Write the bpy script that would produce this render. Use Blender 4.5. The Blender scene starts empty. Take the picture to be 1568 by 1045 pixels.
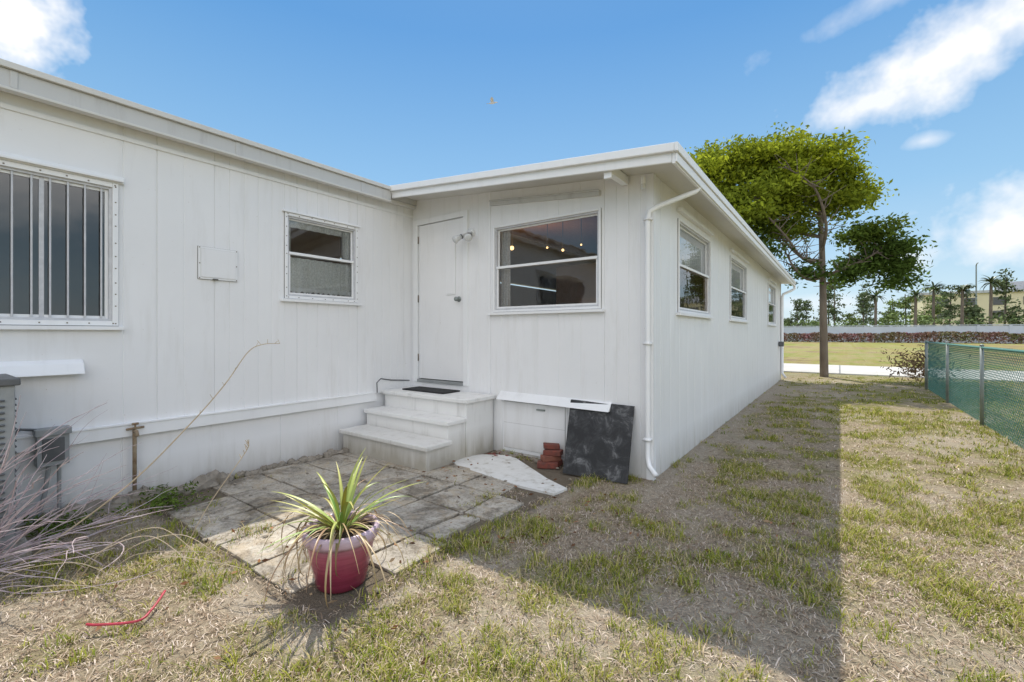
import bpy, math, random
import numpy as np
from mathutils import Vector
random.seed(7); rng=np.random.RandomState(11)
sc=bpy.context.scene
sc.view_settings.view_transform='Standard'
try: sc.view_settings.look='None'
except Exception: pass
sc.view_settings.exposure=0

# ------------------------------------------------------------ materials
def new_mat(name):
    m=bpy.data.materials.new(name); m.use_nodes=True
    return m,m.node_tree,m.node_tree.nodes['Principled BSDF']
def N(nt,t,**k):
    n=nt.nodes.new(t)
    for a,b in k.items():
        if a in n.inputs.keys(): n.inputs[a].default_value=b
        else: setattr(n,a,b)
    return n
def ramp(nt,src,stops):
    r=nt.nodes.new('ShaderNodeValToRGB'); e=r.color_ramp.elements
    e[0].position=stops[0][0]; e[0].color=(*stops[0][1],1)
    e[1].position=stops[-1][0]; e[1].color=(*stops[-1][1],1)
    for p,c in stops[1:-1]:
        x=e.new(p); x.color=(*c,1)
    nt.links.new(src,r.inputs[0]); return r
def mixc(nt,fac,a,b,mode='MIX'):
    m=nt.nodes.new('ShaderNodeMix'); m.data_type='RGBA'; m.blend_type=mode
    for s,v in ((0,fac),(6,a),(7,b)):
        if isinstance(v,(int,float)): m.inputs[s].default_value=v
        elif isinstance(v,tuple): m.inputs[s].default_value=(*v,1)
        else: nt.links.new(v,m.inputs[s])
    return m.outputs[2]
def math_(nt,op,a,b=None,c=None,clamp=False):
    m=nt.nodes.new('ShaderNodeMath'); m.operation=op; m.use_clamp=clamp
    for i,v in enumerate((a,b,c)):
        if v is None: continue
        if isinstance(v,(int,float)): m.inputs[i].default_value=v
        else: nt.links.new(v,m.inputs[i])
    return m.outputs[0]
def objco(nt,scale=(1,1,1)):
    g=nt.nodes.new('ShaderNodeNewGeometry'); mp=nt.nodes.new('ShaderNodeMapping')
    mp.inputs['Scale'].default_value=scale
    nt.links.new(g.outputs['Position'],mp.inputs[0]); return mp.outputs[0]
def noise(nt,co,scale,detail=4,rough=.6,dist=0):
    n=nt.nodes.new('ShaderNodeTexNoise'); n.inputs['Scale'].default_value=scale
    n.inputs['Detail'].default_value=detail; n.inputs['Roughness'].default_value=rough
    n.inputs['Distortion'].default_value=dist
    nt.links.new(co,n.inputs['Vector']); return n.outputs['Fac']
def bump(nt,b,h,strength=.3,dist=.01):
    n=nt.nodes.new('ShaderNodeBump'); n.inputs['Strength'].default_value=strength
    n.inputs['Distance'].default_value=dist
    nt.links.new(h,n.inputs['Height']); nt.links.new(n.outputs[0],b.inputs['Normal'])
def simple(name,c1,c2=None,scale=8,rough=.6,metal=0,bs=.2,bd=.004,stretch=(1,1,1)):
    m,nt,b=new_mat(name); c2=c2 or tuple(x*.75 for x in c1)
    co=objco(nt,stretch); f=noise(nt,co,scale)
    r=ramp(nt,f,[(.3,c1),(.7,c2)]); nt.links.new(r.outputs[0],b.inputs['Base Color'])
    b.inputs['Roughness'].default_value=rough; b.inputs['Metallic'].default_value=metal
    if bs: bump(nt,b,noise(nt,co,scale*6),bs,bd)
    return m
def paint(name,base=(.845,.84,.845),dirt=(.50,.47,.42),amount=1.0,rust=True,low=True):
    m,nt,b=new_mat(name)
    co=objco(nt); st=objco(nt,(1,1,.12))
    n1=noise(nt,st,9,5,.65); n2=noise(nt,co,1.3,4,.6); n3=noise(nt,co,38,3,.7)
    tint=ramp(nt,n2,[(.3,base),(.7,tuple(x*.945 for x in base))])
    s=ramp(nt,n1,[(.54,(0,0,0)),(.8,(1,1,1))])
    f=math_(nt,'MULTIPLY',s.outputs[0],.26*amount)
    c=mixc(nt,f,tint.outputs[0],dirt)
    if low:
        sp=nt.nodes.new('ShaderNodeSeparateXYZ'); nt.links.new(co,sp.inputs[0])
        z=math_(nt,'MULTIPLY_ADD',sp.outputs[2],-3.2,1.0,clamp=True)
        z=math_(nt,'MULTIPLY',z,n1); z=math_(nt,'MULTIPLY',z,1.1*amount,clamp=True)
        c=mixc(nt,z,c,(.42,.39,.33))
    if rust:
        r=ramp(nt,n3,[(.71,(0,0,0)),(.76,(1,1,1))])
        c=mixc(nt,math_(nt,'MULTIPLY',r.outputs[0],.6),c,(.35,.25,.17))
    nt.links.new(c,b.inputs['Base Color'])
    b.inputs['Roughness'].default_value=.5
    hb=math_(nt,'ADD',math_(nt,'MULTIPLY',n3,.4),math_(nt,'MULTIPLY',n2,2.0))
    bump(nt,b,hb,.25,.006)
    return m
M_wall=paint('white_siding_paint')
M_trim=paint('white_trim_paint',(.865,.865,.87),(.5,.48,.45),.8,False,False)
M_gut=paint('gutter_paint',(.58,.575,.56),(.30,.28,.26),1.8,True,False)
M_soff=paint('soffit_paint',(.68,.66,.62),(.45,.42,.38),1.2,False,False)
M_step=paint('painted_concrete',(.82,.81,.79),(.36,.34,.31),2.2,True,True)
M_dark=simple('dark_gap',(.10,.095,.09),(.16,.15,.14),20,.9,0,0)
M_int=simple('interior_wall',(.26,.25,.25),(.20,.19,.19),2,.8)
M_ceil=simple('wood_ceiling',(.38,.20,.10),(.27,.135,.06),6,.5,stretch=(8,1,1))
M_curt=simple('lace_curtain',(.97,.97,.95),(.62,.62,.60),75,.9)
M_rust=simple('rusty_pipe',(.20,.12,.06),(.42,.34,.24),20,.8)
M_grey=simple('grey_metal_box',(.34,.35,.35),(.26,.27,.27),10,.5)
M_dgrey=simple('dark_grey_metal',(.08,.085,.09),(.13,.13,.13),10,.5)
M_bar=simple('window_bar_paint',(.62,.62,.64),(.5,.5,.52),20,.5)
M_screw=simple('weathered_screw',(.14,.11,.09),(.25,.2,.15),60,.6,0,0)
M_mat=simple('rubber_door_mat',(.015,.015,.015),(.03,.03,.03),60,.9)
def board_mat():
    m,nt,b=new_mat('black_board_paint'); co=objco(nt)
    n=noise(nt,co,7,6,.7,.6)
    r=ramp(nt,n,[(.42,(.012,.012,.013)),(.54,(.032,.032,.034)),(.68,(.18,.18,.18))])
    nt.links.new(r.outputs[0],b.inputs['Base Color']); b.inputs['Roughness'].default_value=.6
    bump(nt,b,noise(nt,co,60),.4,.004); return m
M_board=board_mat()
M_brick=simple('red_brick',(.24,.06,.04),(.12,.05,.04),30,.9,0,.6)
M_terra=simple('terracotta',(.30,.11,.07),(.17,.065,.045),20,.85)
M_hose=simple('red_plastic',(.46,.04,.07),(.34,.03,.05),20,.4)
M_twig=simple('dry_twig',(.62,.54,.55),(.34,.24,.26),15,.8,0,0)
M_stalk=simple('dry_stalk',(.55,.45,.33),(.40,.32,.22),15,.8,0,0)
M_bark=simple('tree_bark',(.13,.10,.075),(.22,.18,.14),6,.95,0,.8,.03,(1,1,.25))
M_galv=simple('galvanised_steel',(.30,.33,.32),(.22,.25,.24),10,.5,.4)
M_mesh=simple('green_coated_wire',(.045,.17,.145),(.07,.22,.19),5,.6,0,0)
M_farwall=simple('distant_wall_paint',(.64,.69,.74),(.56,.60,.64),.6,.8)
M_bld=simple('distant_building_stucco',(.74,.67,.46),(.68,.61,.42),.3,.8)
M_bld2=simple('distant_roof',(.50,.52,.53),(.45,.45,.47),.3,.8)
M_white_bulb=simple('bulb_glass',(.75,.76,.76),(.6,.6,.6),30,.15,0,0)
M_bird=simple('bird_feather',(.75,.75,.75),(.35,.33,.32),20,.8,0,0)
def glass_mat():
    m=bpy.data.materials.new('window_glass'); m.use_nodes=True; nt=m.node_tree
    nt.nodes.remove(nt.nodes['Principled BSDF']); out=nt.nodes['Material Output']
    tr=N(nt,'ShaderNodeBsdfTransparent'); tr.inputs[0].default_value=(.90,.92,.93,1)
    gl=N(nt,'ShaderNodeBsdfGlossy'); gl.inputs['Roughness'].default_value=.02; gl.inputs[0].default_value=(1,1,1,1)
    fr=N(nt,'ShaderNodeFresnel'); fr.inputs[0].default_value=1.9
    co=objco(nt); bp=N(nt,'ShaderNodeBump'); bp.inputs['Strength'].default_value=.10; bp.inputs['Distance'].default_value=.02
    nt.links.new(noise(nt,co,3.5,2),bp.inputs['Height']); nt.links.new(bp.outputs[0],gl.inputs['Normal'])
    mx=N(nt,'ShaderNodeMixShader'); nt.links.new(fr.outputs[0],mx.inputs[0])
    nt.links.new(tr.outputs[0],mx.inputs[1]); nt.links.new(gl.outputs[0],mx.inputs[2])
    nt.links.new(mx.outputs[0],out.inputs[0]); return m
M_glass=glass_mat()
def vcol_mat(name,rough=.75,trans=.25):
    m,nt,b=new_mat(name); out=nt.nodes['Material Output']
    a=N(nt,'ShaderNodeAttribute'); a.attribute_name='col'; c=a.outputs['Color']
    d=N(nt,'ShaderNodeBsdfDiffuse'); nt.nodes.remove(b); nt.links.new(c,d.inputs[0])
    if trans:
        t=N(nt,'ShaderNodeBsdfTranslucent'); nt.links.new(c,t.inputs[0])
        mx=N(nt,'ShaderNodeMixShader'); mx.inputs[0].default_value=trans
        nt.links.new(d.outputs[0],mx.inputs[1]); nt.links.new(t.outputs[0],mx.inputs[2]); nt.links.new(mx.outputs[0],out.inputs[0])
    else: nt.links.new(d.outputs[0],out.inputs[0])
    return m
M_blade=vcol_mat('grass_blades',trans=.15); M_leaf=vcol_mat('tree_leaves',trans=.40); M_far=vcol_mat('distant_leaves',trans=0)
def strap_mat():
    m,nt,b=new_mat('strap_leaves'); a=N(nt,'ShaderNodeAttribute'); a.attribute_name='col'
    nt.links.new(a.outputs['Color'],b.inputs['Base Color']); b.inputs['Roughness'].default_value=.42; return m
M_strap=strap_mat()

# ------------------------------------------------------------ mesh builders
def link(o,parent=None):
    sc.collection.objects.link(o)
    if parent: o.parent=parent
    return o
def empty(name):
    e=bpy.data.objects.new(name,None); e.empty_display_size=.2; return link(e)
class MB:
    def __init__(s): s.v=[]; s.f=[]; s.mi=[]; s.mats=[]
    def m(s,mat):
        if mat not in s.mats: s.mats.append(mat)
        return s.mats.index(mat)
    def poly(s,pts,mat):
        i=len(s.v); s.v+= [tuple(p) for p in pts]; s.f.append(tuple(range(i,i+len(pts)))); s.mi.append(s.m(mat))
    def hexa(s,c,mat):
        i=len(s.v); s.v+=[tuple(p) for p in c]
        for q in ((0,3,2,1),(4,5,6,7),(0,1,5,4),(1,2,6,5),(2,3,7,6),(3,0,4,7)):
            s.f.append(tuple(i+k for k in q)); s.mi.append(s.m(mat))
    def box(s,x0,x1,y0,y1,z0,z1,mat):
        s.hexa([(x0,y0,z0),(x1,y0,z0),(x1,y1,z0),(x0,y1,z0),(x0,y0,z1),(x1,y0,z1),(x1,y1,z1),(x0,y1,z1)],mat)
    def pbox(s,P,a0,a1,d0,d1,z0,z1,mat):
        s.hexa([P(a0,d0,z0),P(a1,d0,z0),P(a1,d1,z0),P(a0,d1,z0),P(a0,d0,z1),P(a1,d0,z1),P(a1,d1,z1),P(a0,d1,z1)],mat)
    def tube(s,pts,r,mat,seg=8,cap=True):
        pts=[Vector(p) for p in pts]; rr=r if isinstance(r,(list,tuple)) else [r]*len(pts)
        base=len(s.v); up=None
        for k,p in enumerate(pts):
            t=(pts[min(k+1,len(pts)-1)]-pts[max(k-1,0)]).normalized()
            if up is None:
                up=Vector((0,0,1)) if abs(t.z)<.9 else Vector((1,0,0))
            a=t.cross(up).normalized(); b=a.cross(t).normalized(); up=b
            for j in range(seg):
                an=2*math.pi*j/seg; s.v.append(tuple(p+(a*math.cos(an)+b*math.sin(an))*rr[k]))
        for k in range(len(pts)-1):
            for j in range(seg):
                s.f.append((base+k*seg+j,base+k*seg+(j+1)%seg,base+(k+1)*seg+(j+1)%seg,base+(k+1)*seg+j)); s.mi.append(s.m(mat))
        if cap:
            s.f.append(tuple(base+j for j in range(seg))[::-1]); s.mi.append(s.m(mat))
            e=base+(len(pts)-1)*seg; s.f.append(tuple(e+j for j in range(seg))); s.mi.append(s.m(mat))
    def lathe(s,cx,cy,prof,mat,seg=40,cz=0):
        base=len(s.v)
        for r,z in prof:
            for j in range(seg):
                an=2*math.pi*j/seg; s.v.append((cx+r*math.cos(an),cy+r*math.sin(an),cz+z))
        for k in range(len(prof)-1):
            for j in range(seg):
                s.f.append((base+k*seg+j,base+k*seg+(j+1)%seg,base+(k+1)*seg+(j+1)%seg,base+(k+1)*seg+j)); s.mi.append(s.m(mat))
    def build(s,name,parent=None,smooth=False,bevel=0):
        me=bpy.data.meshes.new(name); me.from_pydata(s.v,[],s.f)
        for mt in s.mats: me.materials.append(mt)
        me.polygons.foreach_set('material_index',s.mi)
        if smooth: me.polygons.foreach_set('use_smooth',[True]*len(s.f))
        me.update(); o=bpy.data.objects.new(name,me); link(o,parent)
        if bevel:
            b=o.modifiers.new('bevel','BEVEL'); b.width=bevel; b.segments=2; b.limit_method='ANGLE'
        return o
def np_mesh(name,V,loops,starts,mat,col=None,parent=None,smooth=False):
    me=bpy.data.meshes.new(name); me.vertices.add(len(V)); me.vertices.foreach_set('co',V.astype(np.float32).ravel())
    me.loops.add(len(loops)); me.loops.foreach_set('vertex_index',loops.astype(np.int32))
    me.polygons.add(len(starts)); me.polygons.foreach_set('loop_start',starts.astype(np.int32))
    me.update(calc_edges=True); me.validate()
    if col is not None:
        a=me.attributes.new('col','FLOAT_COLOR','POINT')
        c=np.ones((len(V),4),np.float32); c[:,:3]=col; a.data.foreach_set('color',c.ravel())
    if smooth: me.polygons.foreach_set('use_smooth',[True]*len(starts))
    me.materials.append(mat); o=bpy.data.objects.new(name,me); return link(o,parent)
def quads_mesh(name,Q,mat,col,parent=None):
    n=len(Q); V=Q.reshape(-1,3); return np_mesh(name,V,np.arange(4*n),np.arange(n)*4,mat,np.repeat(col,4,0),parent)
def leaf_quads(C,size,flat=.0,asp=.6):
    n=len(C); a=rng.normal(size=(n,3)); a[:,2]*=(1-flat); a/=np.linalg.norm(a,axis=1)[:,None]
    r=rng.normal(size=(n,3)); b=np.cross(a,r); b/=np.linalg.norm(b,axis=1)[:,None]
    s=(size*(.6+.8*rng.rand(n)))[:,None]; a=a*s; b=b*s*asp
    return np.stack([C-a,C-b*.8+a*.1,C+a,C+b*.8+a*.1],1)
_T=rng.rand(256,256)
def vn(x,y):
    xi=np.floor(x).astype(int); yi=np.floor(y).astype(int); fx=x-xi; fy=y-yi
    fx=fx*fx*(3-2*fx); fy=fy*fy*(3-2*fy)
    g=lambda i,j:_T[i%256,j%256]
    return (g(xi,yi)*(1-fx)+g(xi+1,yi)*fx)*(1-fy)+(g(xi,yi+1)*(1-fx)+g(xi+1,yi+1)*fx)*fy
def fbm(x,y,s,o=4):
    t=0;a=1;w=0
    for k in range(o):
        t=t+a*vn(x*s+17.3*k,y*s+9.1*k); w+=a; a*=.6; s*=2.1
    return t/w

# ------------------------------------------------------------ camera
cam=bpy.data.cameras.new('camera'); co=bpy.data.objects.new('camera',cam); link(co)
cam.sensor_width=36; cam.lens=15.84; cam.shift_y=-.0073; cam.clip_start=.05; cam.clip_end=3000
co.location=(0,0,1.3); co.rotation_euler=(math.radians(90),0,math.radians(36)); sc.camera=co

# ------------------------------------------------------------ light & sky
sd=Vector((-1.0,1.48,2.75)).normalized()
L=bpy.data.lights.new('sun','SUN'); L.energy=5.0; L.angle=math.radians(.5); L.color=(1,.935,.82)
lo=bpy.data.objects.new('sun',L); lo.rotation_euler=sd.to_track_quat('Z','Y').to_euler(); link(lo); lo.location=(-10,15,27)
w=bpy.data.worlds.new('World'); sc.world=w; w.use_nodes=True; nt=w.node_tree
bg=nt.nodes['Background']; bg.inputs[1].default_value=.15
sky=nt.nodes.new('ShaderNodeTexSky'); sky.sky_type='NISHITA'; sky.sun_disc=False
sky.sun_elevation=math.asin(sd.z); sky.sun_rotation=math.atan2(sd.x,sd.y); sky.air_density=1.0; sky.dust_density=.3; sky.ozone_density=2.0
tc=nt.nodes.new('ShaderNodeTexCoord'); dirv=tc.outputs['Generated']
def vdot(v):
    n=nt.nodes.new('ShaderNodeVectorMath'); n.operation='DOT_PRODUCT'; nt.links.new(dirv,n.inputs[0]); n.inputs[1].default_value=v; return n.outputs['Value']
n1=noise(nt,dirv,6.5,5,.60)
nn=math_(nt,'MULTIPLY',math_(nt,'SUBTRACT',n1,.5),3.4)
def cloud(az,el,wd,ht,tilt=0,dens=1.0,soft=.6):
    a=math.radians(az); e=math.radians(el)
    d=Vector((math.sin(a)*math.cos(e),math.cos(a)*math.cos(e),math.sin(e)))
    r=d.cross(Vector((0,0,1))).normalized(); u=r.cross(d).normalized()
    t=math.radians(tilt); r2=r*math.cos(t)+u*math.sin(t); u2=-r*math.sin(t)+u*math.cos(t)
    A=vdot(tuple(r2/math.tan(math.radians(wd)))); B=vdot(tuple(u2/math.tan(math.radians(ht))))
    q=math_(nt,'SQRT',math_(nt,'ADD',math_(nt,'MULTIPLY',A,A),math_(nt,'MULTIPLY',B,B)))
    v=math_(nt,'ADD',math_(nt,'SUBTRACT',1.0,q),nn)
    v=math_(nt,'DIVIDE',v,soft,clamp=True)
    v=math_(nt,'MULTIPLY',v,math_(nt,'GREATER_THAN',vdot(tuple(d)),.2))
    return math_(nt,'MULTIPLY',v,dens,clamp=True)
mask=None
for az,el,wd,ht,tl,dn,sf in [(-84.8,26.0,4.6,4.6,0,1,.6),(8.6,24.3,10,4.1,10,1,.9),(2.0,21.8,5,1.9,6,.9,.9),(3.5,30.0,8,1.6,8,.6,1.3),
        (12.3,8.6,7.0,4.2,4,1,.8),(5.8,7.2,3.6,1.8,0,.85,1.0),(6.5,17.5,1.8,.7,0,.6,1.2),(-1,3.2,6,.9,0,.5,1.2)]:
    c=cloud(az,el,wd,ht,tl,dn,sf); mask=c if mask is None else math_(nt,'MAXIMUM',mask,c)
sp=nt.nodes.new('ShaderNodeSeparateXYZ'); nt.links.new(dirv,sp.inputs[0])
g=ramp(nt,sp.outputs[2],[(0,(.68,.81,.90)),(.08,(.56,.76,.90)),(.25,(.32,.59,.86)),(.55,(.11,.35,.73)),(1,(.08,.26,.60))])
gs=nt.nodes.new('ShaderNodeVectorMath'); gs.operation='SCALE'; nt.links.new(g.outputs[0],gs.inputs[0]); gs.inputs[3].default_value=6.7
base=mixc(nt,.86,sky.outputs[0],gs.outputs[0])
base=mixc(nt,mask,base,(6.9,7.0,7.2))
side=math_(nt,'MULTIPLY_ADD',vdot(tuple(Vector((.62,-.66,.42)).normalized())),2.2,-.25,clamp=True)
fill_bank=math_(nt,'MULTIPLY',math_(nt,'MULTIPLY_ADD',math_(nt,'SUBTRACT',noise(nt,dirv,2.3,2,.55),.42),6.0,0,clamp=True),side)  # unseen bright cloud bank behind the camera, added to lift light on the walls
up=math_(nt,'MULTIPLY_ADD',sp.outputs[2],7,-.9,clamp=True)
base=mixc(nt,math_(nt,'MULTIPLY',fill_bank,up),base,(14.9,14.4,14.0))
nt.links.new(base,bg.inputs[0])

# ------------------------------------------------------------ ground sheet
def axis_coords(lo_,hi_,fine0,fine1,step):
    a=list(np.arange(fine0,fine1+1e-6,step)); s=step; x=a[0]
    while x>lo_: s*=1.35; x-=s; a.insert(0,x)
    s=step; x=a[-1]
    while x<hi_: s*=1.35; x+=s; a.append(x)
    return np.array(a)
XS_=-1.34
def green(x,y):
    g=fbm(x,y,.9,4)*.45+fbm(x+40,y+11,4.5,3)*.55
    t=np.clip((g-.435)/.17,0,1)
    t=t+np.where((x>0)&(y<16)&(y>2),.16,0)+np.where(x>1.7,.35,0)-np.clip(.5-abs(x-(XS_+.15))*1.6,0,.5)*(y>3.5)
    t=t*np.where((x<-1.7)&(y<1.6),.70,1)
    return np.clip(t,0,1)
def bare(x,y):
    b=np.clip((fbm(x+70,y+33,1.1,4)-.52)/.14,0,1)
    b=np.maximum(b*.7,((x>-4.7)&(x<-1.7)&(y>.9)&(y<4.2))*1.0)
    b=np.maximum(b,np.clip(1-abs(x-(XS_+.1))*3.5,0,1)*(y>3.4)*(y<15))
    b=np.maximum(b,((x<-3.6)&(y<3))*.7)
    return b
gx=axis_coords(-900,900,-6,7,.09); gy=axis_coords(-900,1400,-2,19,.09)
X,Y=np.meshgrid(gx,gy); G=green(X,Y); B_=bare(X,Y)
Z=(fbm(X,Y,2.2,4)-.5)*.05*np.clip((17-Y)/3,0,1)*np.clip((Y+3),0,1)
Z=np.where((X>-4.5)&(X<-1.3)&(Y>3.5),Z*.3,Z)
pat=(X>-4.5)&(X<-1.85)&(Y>1.1)&(Y<4.2); Z=np.where(pat,-.006,Z); PT=pat*1.0
V=np.stack([X,Y,Z],-1).reshape(-1,3); nx=len(gx); ny=len(gy)
i=np.arange(nx-1)[None,:]+np.arange(ny-1)[:,None]*nx; i=i.ravel()
loops=np.stack([i,i+1,i+1+nx,i+nx],1).ravel()
def ground_mat():
    m,nt,b=new_mat('lawn_soil'); a=N(nt,'ShaderNodeAttribute'); a.attribute_name='col'
    sc_=nt.nodes.new('ShaderNodeSeparateColor'); nt.links.new(a.outputs['Color'],sc_.inputs[0])
    co=objco(nt); n1=noise(nt,co,24,5,.75,.5); n2=noise(nt,co,.9,4,.65); n3=noise(nt,co,100,3,.7); n4=noise(nt,co,.11,5,.7)
    dry=ramp(nt,n1,[(.30,(.12,.085,.055)),(.48,(.31,.25,.18)),(.70,(.54,.46,.36))])
    grn=ramp(nt,n3,[(.30,(.065,.072,.015)),(.55,(.22,.215,.05)),(.75,(.40,.37,.13))])
    f=math_(nt,'ADD',sc_.outputs[0],math_(nt,'MULTIPLY_ADD',n1,1.3,-.65),clamp=True)
    c=mixc(nt,f,dry.outputs[0],grn.outputs[0])
    snd=ramp(nt,n3,[(.3,(.29,.245,.185)),(.7,(.56,.49,.40))])
    c=mixc(nt,math_(nt,'MULTIPLY',sc_.outputs[1],math_(nt,'MULTIPLY_ADD',n1,1.4,.1,clamp=True)),c,snd.outputs[0])
    c=mixc(nt,math_(nt,'MULTIPLY',sc_.outputs[2],.75),c,(.12,.095,.068))
    sp=nt.nodes.new('ShaderNodeSeparateXYZ'); nt.links.new(co,sp.inputs[0])
    far=math_(nt,'MULTIPLY_ADD',sp.outputs[1],.2,-2.9,clamp=True)
    ft=ramp(nt,math_(nt,'ADD',math_(nt,'MULTIPLY',n2,.4),math_(nt,'MULTIPLY',n4,.6)),[(.40,(.22,.15,.09)),(.48,(.31,.26,.10)),(.54,(.24,.26,.06)),(.66,(.17,.21,.045))])
    c=mixc(nt,far,c,mixc(nt,.25,ft.outputs[0],c))
    nt.links.new(c,b.inputs['Base Color']); b.inputs['Roughness'].default_value=.95; b.inputs['Specular IOR Level'].default_value=.1
    bump(nt,b,math_(nt,'ADD',n1,math_(nt,'MULTIPLY',n3,.5)),.9,.03); return m
Gc=np.stack([G.ravel(),B_.ravel(),PT.ravel()],1)
np_mesh('ground',V,loops,np.arange(len(i))*4,ground_mat(),Gc,None,True)
def hgt(x,y):
    return (fbm(x,y,2.2,4)-.5)*.05*np.clip((17-y)/3,0,1)*np.clip((y+3),0,1)
# ------------------------------------------------------------ road
M_conc=simple('road_concrete',(.58,.56,.52),(.48,.46,.43),1.5,.9,0,.3)
b=MB(); b.box(-60,70,17.7,22.3,-.05,.035,M_conc)
for k in range(-12,14): b.box(k*4.5,k*4.5+.03,17.7,22.3,.036,.038,M_dgrey)
b.build('road')

# ------------------------------------------------------------ patio
def paver_mat():
    m,nt,b=new_mat('paver_concrete'); co=objco(nt); n1=noise(nt,co,3,6,.7); n2=noise(nt,co,45,5,.8); n3=noise(nt,co,6,6,.75,1)
    c=ramp(nt,n1,[(.32,(.30,.27,.225)),(.5,(.44,.40,.34)),(.68,(.58,.535,.46))])
    s=ramp(nt,n2,[(.35,(.40,.38,.35)),(.52,(1,1,1))])
    c=mixc(nt,.85,c.outputs[0],s.outputs[0],'MULTIPLY')
    d=ramp(nt,n3,[(.50,(0,0,0)),(.60,(1,1,1))]); c=mixc(nt,math_(nt,'MULTIPLY',d.outputs[0],.7),c,(.42,.345,.25))
    k=ramp(nt,noise(nt,co,2.2,6,.8,.5),[(.40,(.42,.39,.35)),(.51,(1,1,1))]); c=mixc(nt,.9,c,k.outputs[0],'MULTIPLY')
    nt.links.new(c,b.inputs['Base Color']); b.inputs['Roughness'].default_value=.95; bump(nt,b,n2,.6,.006); return m
M_pav=paver_mat()
pr=random.Random(3); b=MB()
px=[-4.36,-3.93,-3.50,-3.07,-2.64,-2.21,-1.93]
rows=[1.16,1.58,2.00,2.42,2.84,3.26,3.70]
for r in range(6):
    for c in range(6):
        x0,x1=px[c],px[c+1]; y0,y1=rows[r],rows[r+1]
        if r>=5 and c>=3: continue
        if r==4 and c==5: continue
        if r==0 and c in(0,5): continue
        if r==2 and c==5: x1-=.08
        g=.006+pr.random()*.009; t=[.010+pr.uniform(-.008,.010) for _ in range(4)]
        j=lambda:pr.uniform(-.008,.008)
        b.hexa([(x0+g+j(),y0+g+j(),-.05),(x1-g+j(),y0+g+j(),-.05),(x1-g+j(),y1-g+j(),-.05),(x0+g+j(),y1-g+j(),-.05),
                (x0+g+j(),y0+g+j(),t[0]),(x1-g+j(),y0+g+j(),t[1]),(x1-g+j(),y1-g+j(),t[2]),(x0+g+j(),y1-g+j(),t[3])],M_pav)
b.build('paver_patio',bevel=.004)
def slab_mat():
    m,nt,b=new_mat('pale_slab'); co=objco(nt); n=noise(nt,co,9,6,.75)
    c=ramp(nt,n,[(.34,(.46,.43,.38)),(.46,(.66,.65,.62)),(.7,(.74,.73,.71))]); nt.links.new(c.outputs[0],b.inputs['Base Color'])
    b.inputs['Roughness'].default_value=.9; bump(nt,b,noise(nt,co,40),.3,.004); return m
M_slab=slab_mat()
out=[(-3.23,3.37),(-3.0,3.23),(-2.18,3.12),(-1.86,3.13),(-1.83,3.30),(-2.10,3.42),(-2.70,3.79),(-2.86,3.82),(-3.08,3.70)]
b=MB(); b.poly([(x,y,.014) for x,y in out],M_slab)
for k in range(len(out)):
    p,q=out[k],out[(k+1)%len(out)]; b.poly([(p[0],p[1],-.03),(q[0],q[1],-.03),(q[0],q[1],.014),(p[0],p[1],.014)],M_slab)
b.build('concrete_slab')

# ------------------------------------------------------------ house
home=empty('mobile_home')
XL,YF,XS,YE=-4.48,3.97,-1.34,14.7
PL=lambda a,d,z:(XL+d,a,z)
PF=lambda a,d,z:(a,YF-d,z)
PS=lambda a,d,z:(XS+d,a,z)
zt=lambda x:2.747+(-1.008-x)*.0933
def gwall(name,P,s0,s1,z0,ztop,openings,grooves,mat):
    def off(s):
        for p,wd,dp in grooves:
            a=abs(s-p)
            if a<wd*.26: return -dp
            if a<wd*.5: return -dp*(wd*.5-a)/(wd*.24)
        return 0
    bp={s0,s1}
    for p,wd,dp in grooves:
        for k in (-.5,-.25,.25,.5):
            q=p+k*wd
            if s0<q<s1: bp.add(q)
    for o in openings: bp.add(o[0]); bp.add(o[1])
    bp=sorted(bp); b=MB()
    for a,c in zip(bp,bp[1:]):
        if c-a<1e-5: continue
        ops=sorted([o for o in openings if a>=o[0]-1e-6 and c<=o[1]+1e-6],key=lambda o:o[2])
        z=z0; iv=[]
        for o in ops:
            if o[2]>z: iv.append((z,o[2]))
            z=o[3]
        iv.append((z,None))
        oa,oc=off(a),off(c)
        for q0,q1 in iv:
            ta=ztop(a) if q1 is None else q1; tc_=ztop(c) if q1 is None else q1
            b.poly([P(a,oa,q0),P(c,oc,q0),P(c,oc,tc_),P(a,oa,ta)],mat)
    return b.build(name,home)
gr=random.Random(5)
def grooves(s0,s1,major,minor,w1=.010,d1=.004,w2=.010,d2=.0018):
    out=[]; s=s0; k=0
    while s<s1:
        out.append((s,w1,d1) if k%major==0 else (s,w2,d2))
        s+=minor+gr.uniform(-.012,.012); k+=1
    return out
big=(-.75,.985,1.394,2.41); small=(2.33,3.115,1.68,2.485)
gL=[(y,.010,.003) for y in (-2.5,-2,-1.5,-1.1,.35,1.05,1.45)]+[(-3.,.012,.007),(1.263,.012,.008)]+grooves(1.68,3.95,6,.118,.010,.007,.010,.0042)
gwall('side_wall_siding',PL,-4,YF,.585,lambda s:2.93,[big,small],gL,M_wall)
gwall('skirting',lambda a,d,z:(XL-.025+d,a,z),-4,YF,-.06,lambda s:.60,[],grooves(-3.9,3.9,2,.62,.012,.006,.012,.003),M_wall)
door=(-4.40,-3.56,.705,2.71); fwin=(-3.115,-1.855,1.56,2.475)
gwall('front_wall_siding',PF,XL,XS,-.06,lambda s:zt(s)-.05,[door,fwin],[(x,.010,.0035) for x in (-4.43,-3.49,-3.36,-3.22,-3.02,-2.8,-2.55,-2.3,-2.05,-1.68,-1.45)]+[(-3.18,.012,.007),(-1.80,.012,.007),(-1.56,.01,.004)],M_wall)
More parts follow.
